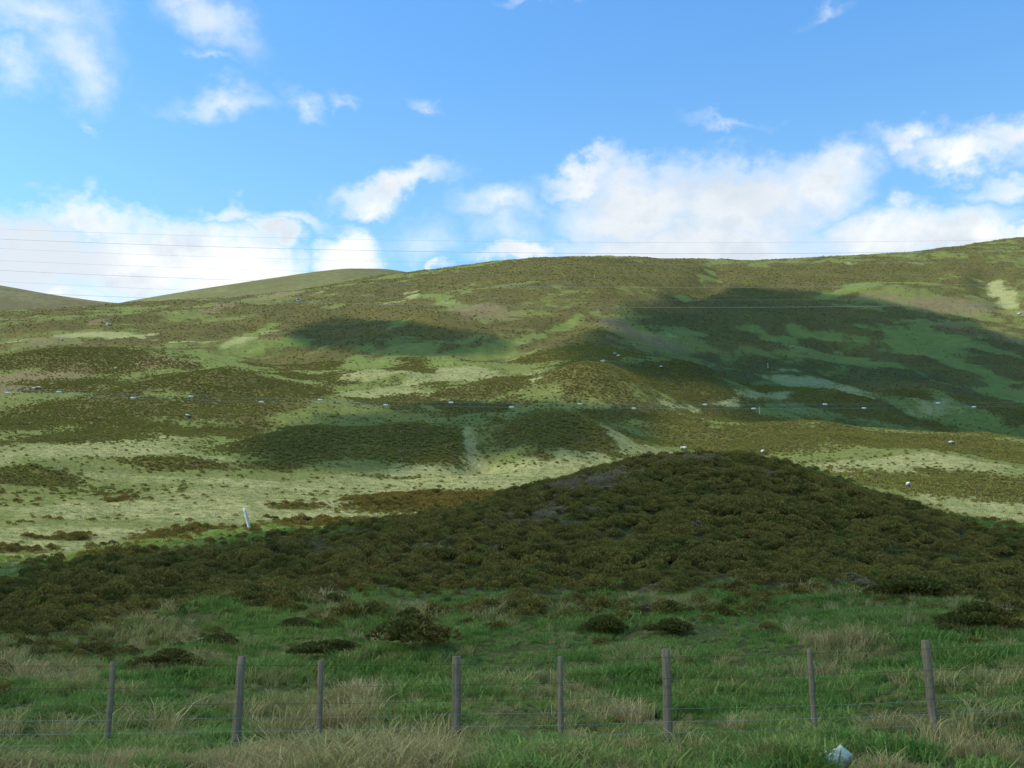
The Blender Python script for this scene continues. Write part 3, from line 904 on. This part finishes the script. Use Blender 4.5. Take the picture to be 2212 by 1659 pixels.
# materials
def wood_mat(name, ca, cb, cc):
    m, t, b = principled(name)
    t_c = t.node('ShaderNodeTexCoord').outputs['Object']
    g = t.noise(t.v('MULTIPLY', t_c, (30, 30, 1.6)), 1.0, 5, 0.65)
    st = t.noise(t_c, 5.0, 4, 0.6)
    c = t.mix(t.ramp(g, 0.35, 0.65), ca, cb)
    c = t.mix(t.ramp(st, 0.5, 0.7, 0, 0.7), c, cc)
    t.l.new(c, b.inputs['Base Color'])
    bp = t.node('ShaderNodeBump'); bp.inputs['Distance'].default_value = 0.01; t.l.new(g, bp.inputs['Height']); t.l.new(bp.outputs[0], b.inputs['Normal'])
    return m


def plain_mat(name, ca, cb, scale=6.0, rough=0.8, metal=0.0):
    m, t, b = principled(name)
    t_c = t.node('ShaderNodeTexCoord').outputs['Object']
    c = t.mix(t.ramp(t.noise(t_c, scale, 4, 0.6), 0.35, 0.65), ca, cb)
    t.l.new(c, b.inputs['Base Color'])
    b.inputs['Roughness'].default_value = rough; b.inputs['Metallic'].default_value = metal
    b.inputs['Specular IOR Level'].default_value = 0.3
    return m


M_POST = wood_mat('weathered_post_wood', (0.29, 0.205, 0.135), (0.19, 0.135, 0.085), (0.11, 0.09, 0.045))
M_POSTL = wood_mat('pale_post_wood', (0.62, 0.58, 0.50), (0.48, 0.45, 0.38), (0.38, 0.34, 0.27))
M_RUST = plain_mat('rusty_wire', (0.10, 0.055, 0.035), (0.16, 0.09, 0.06), 3.0, 0.8, 0.3)
M_STEEL = plain_mat('galvanised_wire', (0.50, 0.50, 0.48), (0.32, 0.31, 0.29), 3.0, 0.35, 0.5)
M_COND = plain_mat('line_conductor', (0.42, 0.43, 0.45), (0.34, 0.35, 0.37), 0.5, 0.5, 0.2)
M_CLIP = plain_mat('white_plastic', (0.90, 0.86, 0.78), (0.84, 0.80, 0.72), 5, 0.4)
M_STONE = plain_mat('pale_stone', (0.80, 0.72, 0.60), (0.60, 0.54, 0.44), 9)
M_ROCK = plain_mat('grey_rock', (0.45, 0.42, 0.37), (0.30, 0.28, 0.24), 1.5)
M_WOOL = plain_mat('fleece', (0.66, 0.62, 0.54), (0.52, 0.49, 0.42), 12, 0.95)
M_FACE = plain_mat('sheep_face', (0.10, 0.09, 0.08), (0.06, 0.055, 0.05), 8)
M_CONC = plain_mat('concrete', (0.55, 0.53, 0.49), (0.42, 0.41, 0.38), 2)
M_DARK = plain_mat('mouth_shade', (0.02, 0.017, 0.014), (0.03, 0.025, 0.02), 2)


# ------------------------------------------------------------------ roadside fence
def post_mesh(h, r, seed, mat, lean_top=(0, 0)):
    rg = random.Random(seed)
    n = 9; path = []; rad = []
    for i in range(n):
        t = i / (n - 1)
        path.append((lean_top[0] * t + rg.uniform(-1, 1) * 0.004, lean_top[1] * t + rg.uniform(-1, 1) * 0.004, -0.3 + (h + 0.3) * t))
        rad.append(r * (1.06 - 0.10 * t) * rg.uniform(0.96, 1.04))
    path.append((path[-1][0], path[-1][1], path[-1][2] + 0.012)); rad.append(r * 0.72)
    V, Fc = tube(path, rad, 14)
    return pymesh('post', V, Fc, mat)


fence = empty('wire_fence', tuple(hit(512, 749) + np.array([0, 0, 0])), 'post and wire fence with rusty top strands crossing the grass in front', 'fence')
FO = Vector(fence.location)
# px of foot, px of top, row of top, thick?
POSTS = [(-90, -85, 657, 1), (112 - 3, 114, 663, 0), (233, 240, 657, 1), (315, 322, 661, 0), (456, 457.5, 657, 1), (556, 560, 657, 0), (666, 665, 649.5, 1),
         (819, 810, 649.5, 0), (937, 927, 641, 1), (1090, 1078, 634, 0), (1210, 1196, 628, 1)]
post_tops = []
for i, (pb, pt, rt, thick) in enumerate(POSTS):
    Yf = 13.9 if thick else 14.15
    d = ray(pt, rt)
    top = Vector((d[0] / d[1] * Yf, Yf, d[2] / d[1] * Yf))
    gz = float(sample(GZ, np.array([top.x]), np.array([Yf]))[0])
    h = top.z - gz
    rg = random.Random(i)
    o = link('post', post_mesh(h, 0.055 if thick else 0.036, i, M_POST, (rg.uniform(-.02, .02), rg.uniform(-.02, .02))), fence)
    o.location = Vector((top.x, Yf, gz)) - FO
    post_tops.append((top, gz))
    if not thick:
        o['label'] = 'thinner intermediate stake of the fence'
# strands: fractions of the post height
big = [post_tops[i] for i in range(0, len(post_tops)) if POSTS[i][3]]
for s_i, (fr, rr_, mt) in enumerate([(0.92, 0.0026, M_RUST), (0.70, 0.0022, M_RUST), (0.53, 0.002, M_RUST), (0.39, 0.0015, M_STEEL), (0.26, 0.0018, M_STEEL), (0.15, 0.0018, M_STEEL)]):
    path = []
    for k_, (tp, gz) in enumerate(big):
        z = gz + (tp.z - gz) * fr
        if k_:
            pm = path[-1]
            for u_ in (0.25, 0.5, 0.75):
                path.append(Vector((pm[0] + (tp.x - pm[0]) * u_, 13.9 - 0.062, pm[2] + (z - pm[2]) * u_ - 0.012 * math.sin(u_ * math.pi))))
        path.append(Vector((tp.x, 13.9 - 0.062, z)))
    path = [p - FO for p in path]
    V, Fc = tube(path, rr_, 6)
    if s_i == 0:                      # barbs on the top strand
        rg = random.Random(4)
        for a_, b_ in zip(path[:-1], path[1:]):
            m_ = int((b_ - a_).length / 0.14)
            for q in range(m_):
                c = a_.lerp(b_, (q + 0.5) / m_)
                v_, f_ = tube([c + Vector((0.004, -0.01, -0.012)), c + Vector((-0.004, 0.01, 0.012))], 0.0016, 4)
                V, Fc = merge((V, Fc), (v_, f_))
    o = link('barbed_wire' if s_i == 0 else 'wire', pymesh('wire', V, Fc, mt), fence)

# separate heather bushes standing in the grass below the knoll
BUSHES = [(890, 1408, 185, 95, 'largest dark heather bush in the grass, left of the middle fence posts'), (362, 1452, 135, 62, 'rounded dark heather bush just above the fence at left'),
          (715, 1425, 150, 62, 'flat dark heather bush between the two bigger ones left of centre'), (480, 1400, 90, 40, 'small grey-brown bush above the left thick fence post'),
          (1310, 1372, 85, 55, 'small dark bush at the foot of the knoll near the centre'), (1450, 1372, 95, 45, 'low bush at the foot of the knoll right of centre'),
          (2120, 1360, 140, 70, 'dark heather bush at the right edge below the knoll'), (640, 1360, 70, 34, 'smallest bush at the edge of the heather left of centre'),
          (1985, 1300, 170, 70, 'broad heather bush at the lower right flank of the knoll')]
for i, (x_, y_, w_, h_, lb) in enumerate(BUSHES):
    p = hit2(x_, y_)
    wm = w_ * S * p[1] / F; hm = h_ * S * p[1] / F
    V, Fc = heather_set(np.random.default_rng(60 + i), 4200, 0.5, 0.5, 0.035, 22)
    o = link('heather_bush', proto('heather_bush', (V, Fc), M_BUSH), label=lb, category='bush', group='heather bushes in the grass')
    o.location = p + np.array([0, 0, -0.02]); o.scale = (wm * 1.3, wm * 1.0, hm * 1.5); o.rotation_euler = (0, 0, i * 0.4 - 0.8 if i < 3 else 0)

# lone pale leaning post in the meadow
p = hit(252, 531)
lp = link('leaning_post', post_mesh(1.2, 0.085, 77, M_POSTL, (-0.52, 0.1)), label='pale bleached post leaning left, alone in the sunlit meadow', category='post')
lp.location = p

# stone at the bottom edge
p = hit(838, 768)
V, Fc = blob((0, 0, 0.02), (0.145, 0.11, 0.09), 3, 0.35, 26, 18, 2.4)
st = link('stone', pymesh('stone', V, Fc, M_STONE), label='white stone lying in the dry grass at the bottom edge', category='stone')
st.location = p + np.array([0, 0, 0.08])


# ------------------------------------------------------------------ overhead lines
def wire_obj(name, pts, r, mat, sides=6, **props):
    c = Vector(pts[len(pts) // 2])
    V, Fc = tube([Vector(q) - c for q in pts], r, sides)
    o = link(name, pymesh(name, V, Fc, mat), **props)
    o.location = c
    return o


NAMES = ['highest', 'second from the top', 'third from the top', 'fourth from the top', 'fifth from the top', 'sixth from the top', 'lowest of the high ones']
ROWL = [229, 239, 248.5, 260.5, 270.3, 281.5, 292]
ROWC = [242.6, 253.7, 264.5, 276, 287.5, 300, 307.4]
for i in range(7):
    Yw = 132.0 if i % 2 == 0 else 124.0
    if i == 6:
        Yw = 120.0
    d0 = ray(690, ROWC[i]); x0 = d0[0] / d0[1] * Yw; z0 = d0[2] / d0[1] * Yw
    dl = ray(0, ROWL[i]); xl = dl[0] / dl[1] * Yw; zl = dl[2] / dl[1] * Yw
    cc = (zl - z0) / (xl - x0) ** 2
    pts = []
    for X_ in np.linspace(x0 - 150, x0 + 150, 90):
        pts.append((X_, Yw, z0 + cc * (X_ - x0) ** 2))
    wire_obj('power_line', pts, 0.008 if i in (0, 2, 3, 5) else 0.0145, M_COND,
             label='thin power line crossing the sky and hill, ' + NAMES[i], category='power line', group='power lines strung over the moor')

DOTS_U = [59, 191, 320, 451, 580, 705, 825, 938]
DOTS_L = [8, 133, 261.5, 386, 511.5, 634, 753.6, 864, 974]
for nm, dots, r0, drop, x00 in (('upper', DOTS_U, 404.6, 15.0, 720.0), ('lower', DOTS_L, 408.7, 15.6, 730.0)):
    def pt(px):
        Yw = 23.0 + 3.4 * px / 1024.0 + (0.0 if nm == 'upper' else 0.25)
        row = r0 - drop * ((px - x00) / 720.0) ** 2
        d = ray(px, row)
        return Vector((d[0] / d[1] * Yw, Yw, d[2] / d[1] * Yw))
    pts = [pt(q) for q in np.linspace(-700, 1800, 120)]
    w = wire_obj('telephone_wire', pts, 0.0024, M_COND, label=('upper' if nm == 'upper' else 'lower') + ' of two thin wires with white clips crossing the middle of the hillside', category='wire', group='wires with white clips')
    for q in dots:
        c = pt(q) - w.location; dr = (pt(q + 1) - pt(q)).normalized()
        V, Fc = merge(tube([c - dr * 0.058, c - dr * 0.042, c + dr * 0.042, c + dr * 0.058], [0.008, 0.021, 0.021, 0.008], 8),
                      tube([c + dr * 0.0 + Vector((0, 0, -0.006)), c + Vector((0, 0, -0.034))], 0.006, 6))
        link('clip', pymesh('clip', V, Fc, M_CLIP), w)


# ------------------------------------------------------------------ sheep
def skin_body(name, pts, edges, mat, sub=2):
    me = bpy.data.meshes.new(name)
    me.from_pydata([q[:3] for q in pts], edges, [])
    o = bpy.data.objects.new(name, me); COL.objects.link(o)
    sk = o.modifiers.new('skin', 'SKIN')
    for v_, q in zip(me.skin_vertices[0].data, pts):
        v_.radius = (q[3], q[4] if len(q) > 4 else q[3])
    me.skin_vertices[0].data[0].use_root = True
    ss = o.modifiers.new('sub', 'SUBSURF'); ss.levels = sub; ss.render_levels = sub
    dg = bpy.context.evaluated_depsgraph_get()
    ev = o.evaluated_get(dg)
    m2 = bpy.data.meshes.new_from_object(ev)
    bpy.data.objects.remove(o)
    m2.name = name
    m2.materials.clear(); m2.materials.append(mat)
    for p_ in m2.polygons:
        p_.use_smooth = True
    return m2


def sheep_meshes(graze):
    hz = 0.22 if graze else 0.92
    hx = 0.72 if graze else 0.66
    pts = [(0, 0, .60, .25), (0.30, 0, .60, .23), (-0.30, 0, .61, .24), (0.48, 0, .62 if graze else .70, .13), (hx - 0.06, 0, (.42 if graze else .84), .085), (hx + 0.06, 0, hz, .06),
           (hx + 0.17, 0, hz - 0.07, .038)]
    ed = [(0, 1), (0, 2), (1, 3), (3, 4), (4, 5), (5, 6)]
    for sx_, par in ((0.27, 1), (-0.30, 2)):
        for sy_ in (-1, 1):
            i = len(pts)
            kx = 0.03 if sx_ > 0 else -0.05
            pts += [(sx_, sy_ * .11, .40, .085), (sx_ + kx, sy_ * .12, .22, .035), (sx_, sy_ * .12, .02, .026)]
            ed += [(par, i), (i, i + 1), (i + 1, i + 2)]
    i = len(pts)
    pts += [(-.50, 0, .66, .06), (-.56, 0, .52, .035)]
    ed += [(2, i), (i, i + 1)]
    body = skin_body('sheep_body', pts, ed, M_FACE)
    # fleece: woolly covering over trunk and neck
    V, Fc = blob((0, 0, .62), (.50, .27, .27), 21, 0.10, 22, 14, 3.0)
    v2, f2 = blob((.46, 0, .66 if graze else .72), (.17, .15, .17), 22, 0.10, 14, 10, 3.0)
    V, Fc = merge((V, Fc), (v2, f2))
    fl = pymesh('fleece', V, Fc, M_WOOL)
    ears = [pymesh('ear', *blob((hx + 0.01, sg * .09, hz + 0.03), (.03, .06, .018), 1, 0, 8, 6), M_FACE) for sg in (1, -1)]
    return body, fl, ears[0], ears[1]


SM = {True: sheep_meshes(True), False: sheep_meshes(False)}
SHEEP = [  # x, y on the 2212 view, heading, grazing, label
    (1428, 795, 20, True, 'white sheep alone on the brown hummock in the middle of the hillside'),
    (1478, 973, 160, False, 'white sheep just behind the left end of the knoll crest'),
    (1648, 981, 100, True, 'white sheep behind the crest of the dark knoll, right of its top'),
    (2055, 960, 10, True, 'white sheep on the brown ridge above the pale grass strip at right'),
    (1963, 1054, 80, False, 'white sheep in the heather below the pale grass strip at right'),
    (74, 842, 30, True, 'left sheep of a pair on the bare patch at far left'),
    (84, 840, 190, True, 'right sheep of a pair on the bare patch at far left'),
    (405, 902, 45, True, 'white sheep on the heather slope left of centre'),
]
for x_, y_, hd, gz_, lb in SHEEP:
    p = hit2(x_, y_ + 2)
    o = empty('sheep', p + np.array([0, 0, -0.02]), lb, 'sheep', 'sheep grazing on the moor', (0, 0, math.radians(hd)))
    o.scale = (0.95, 0.95, 0.95)
    for nm, me in zip(('body', 'fleece', 'ear', 'ear'), SM[gz_]):
        link(nm, me, o)

# ------------------------------------------------------------------ rocks, marker posts, drain
ROCKS = [(133, 735, 1.4, 'pale rock beside the grassy ridge at far left'), (250, 797, 1.0, 'small pale rock on the bare slope at left'),
         (236, 704, 2.6, 'pale boulder at the foot of the earthy scar at left'), (1329, 766, 1.3, 'left rock of two beneath the dark heather slope'),
         (1337, 770, 1.3, 'right rock of two beneath the dark heather slope'), (1303, 783, 1.5, 'pale rock on top of the left brown hummock'),
         (2203, 680, 2.4, 'pale rock under a dark bush at the right edge'), (1350, 687, 1.2, 'small rock at the tip of the bare patch on the hill')]
for i, (x_, y_, s_, lb) in enumerate(ROCKS):
    p = hit2(x_, y_)
    V, Fc = blob((0, 0, 0.12), (0.5, 0.4, 0.3), 30 + i, 0.3)
    o = link('rock', pymesh('rock', V, Fc, M_ROCK), label=lb, category='rock', group='rocks on the moor')
    o.location = p; o.scale = (s_, s_, s_)
MP = [(1284, 600, 'thin white marker post below the rounded hilltop'), (1641, 894, 'thin pale marker post on the brown ridge right of centre'),
      (2163, 651, 'thin pale marker post near the right edge of the hill'), (1659, 795, 'thin pale marker post in the dark green hollow')]
for i, (x_, y_, lb) in enumerate(MP):
    p = hit2(x_, y_)
    o = link('marker_post', post_mesh(1.7, 0.09, 50 + i, M_POSTL), label=lb, category='post', group='marker posts on the hill')
    o.location = p
p = hit2(645, 649)
dr = empty('drain_outlet', p, 'small concrete drain outlet with a dark opening high on the left slope', 'drain')


def boxvf(x0, x1, y0, y1, z0, z1):
    V = [(x0, y0, z0), (x1, y0, z0), (x1, y1, z0), (x0, y1, z0), (x0, y0, z1), (x1, y0, z1), (x1, y1, z1), (x0, y1, z1)]
    return V, [(0, 3, 2, 1), (4, 5, 6, 7), (0, 1, 5, 4), (1, 2, 6, 5), (2, 3, 7, 6), (3, 0, 4, 7)]


V, Fc = merge(boxvf(-1.9, -1.2, -0.3, 1.2, -0.6, 1.6), boxvf(1.2, 1.9, -0.3, 1.2, -0.6, 1.6), boxvf(-1.19, 1.19, -0.6, 1.0, -0.8, 0.25), boxvf(-1.9, 1.9, -0.3, 1.2, 1.603, 2.0))
dr.scale = (0.6, 0.6, 0.6)
link('headwall', pymesh('headwall', V, Fc, M_CONC, False), dr)
V, Fc = boxvf(-1.19, 1.19, 0.3, 0.9, 0.253, 1.6)
link('opening', pymesh('opening', V, Fc, M_DARK, False), dr)  # solid near-black block, its colour standing in for the shade inside the drain


# ------------------------------------------------------------------ unseen clouds, added and shaped to lay shadows on the moor (they hang above and behind the camera)
def cloud_mat(lo, hi):
    m, t, b = principled('shade_cloud')
    b.inputs['Base Color'].default_value = (0.9, 0.9, 0.92, 1)
    tr = t.node('ShaderNodeBsdfTransparent')
    mx = t.node('ShaderNodeMixShader')
    geo = t.node('ShaderNodeNewGeometry')
    n = t.noise(geo.outputs['Position'], 0.02, 4, 0.6)
    thin = t.attr('thin')
    t.l.new(t.m('MAXIMUM', t.ramp(n, 0.35, 0.65, lo, hi), t.ramp(thin, 0.82, 1.0)), mx.inputs[0])
    out = [q for q in m.node_tree.nodes if q.type == 'OUTPUT_MATERIAL'][0]
    t.l.new(b.outputs[0], mx.inputs[1]); t.l.new(tr.outputs[0], mx.inputs[2]); t.l.new(mx.outputs[0], out.inputs[0])
    return m


M_CLOUD = cloud_mat(0.30, 0.58)
M_CLOUD_D = cloud_mat(0.20, 0.38)


def shadow_cloud(outline, alt, label, seed, pw=1.0):
    """outline: ground points (x, y, z) of the shade; the cloud hangs at height alt towards the sun"""
    P = [Vector(q) for q in outline]
    Q = [q + SUN_DIR * ((alt - q.z) / SUN_DIR.z) for q in P]
    c = sum(Q, Vector()) / len(Q)
    # dense closed outline
    ring = []
    n = len(Q)
    for i in range(n):
        p0, p1, p2, p3 = Q[i - 1], Q[i], Q[(i + 1) % n], Q[(i + 2) % n]
        for k in range(10):
            t = k / 10
            ring.append(0.5 * ((2 * p1) + (p2 - p0) * t + (2 * p0 - 5 * p1 + 4 * p2 - p3) * t * t + (3 * p1 - p0 - 3 * p2 + p3) * t ** 3))
    ring = np.array([[q.x - c.x, q.y - c.y] for q in ring])
    a = fbm(ring[:, 0] + 900, ring[:, 1], 26, 3, seed) * 0.09
    ring = ring * (1.05 + a)[:, None]
    thick = 0.16 * float(np.mean(np.hypot(ring[:, 0], ring[:, 1])))
    m = 14; V = []; Fc = []
    nr_ = len(ring)
    for half in (1, -1):
        for j in range(m + 1):
            s = j / m
            zz = math.sqrt(max(0, 1 - s * s)) * thick * (1.0 if half > 0 else 0.3)
            for (rx_, ry_) in ring:
                xx, yy = rx_ * s, ry_ * s
                zb = zz * (1 + 0.5 * float(math.sin(xx * 0.06 + seed) * math.cos(yy * 0.07))) * half
                V.append((xx, yy, zb))
    for h_ in (0, 1):
        off = h_ * (m + 1) * nr_
        for j in range(m):
            for i in range(nr_):
                i2 = (i + 1) % nr_
                q = (off + j * nr_ + i, off + (j + 1) * nr_ + i, off + (j + 1) * nr_ + i2, off + j * nr_ + i2)
                Fc.append(q if h_ == 0 else q[::-1])
    cme = pymesh('cloud', V, Fc, M_CLOUD_D if label == 'right' else M_CLOUD)
    at = cme.attributes.new('thin', 'FLOAT', 'POINT')
    at.data.foreach_set('value', np.tile(np.repeat(np.linspace(0, 1, m + 1), nr_), 2).astype(np.float32))
    o = link('cloud', cme, kind='structure')
    o.location = c
    return o


def G(x, y):
    p = hit2(x, y); return (p[0], p[1], p[2])


shadow_cloud([(-260, -140, 0), (-260, 10, 2), (-60, 26, 2), G(0, 1225), G(250, 1200), G(500, 1160), (-4, 60, 8), (8, 66, 9), (16, 70, 10), (26, 68, 9), (30, 62, 8), (34, 56, 6), (50, 50, 5), (120, 40, 4), (260, 0, 2), (260, -160, 0), (0, -220, 0)], 330,
             'near', 3)
shadow_cloud([G(1180, 790), G(1300, 690), G(1400, 650), G(1600, 620), G(1800, 632), G(1980, 665), G(2100, 700), (230, 430, 120), (330, 400, 100), (330, 270, 60), (260, 235, 30), (170, 222, 32), (100, 235, 40), (62, 240, 45), G(1560, 850), G(1540, 790), G(1440, 755), G(1330, 790)], 520,
             'right', 5)
shadow_cloud([G(640, 745), G(660, 700), G(760, 688), G(900, 700), G(1010, 715), G(1090, 745), G(1030, 775), G(820, 770)], 480, 'mid', 7)
shadow_cloud([G(520, 975), G(640, 920), G(800, 890), G(900, 872), G(1050, 868), G(1260, 872), G(1400, 890), G(1420, 935), G(1250, 985), G(1040, 990), G(860, 1020), G(640, 1015)], 420, 'hummock', 9)
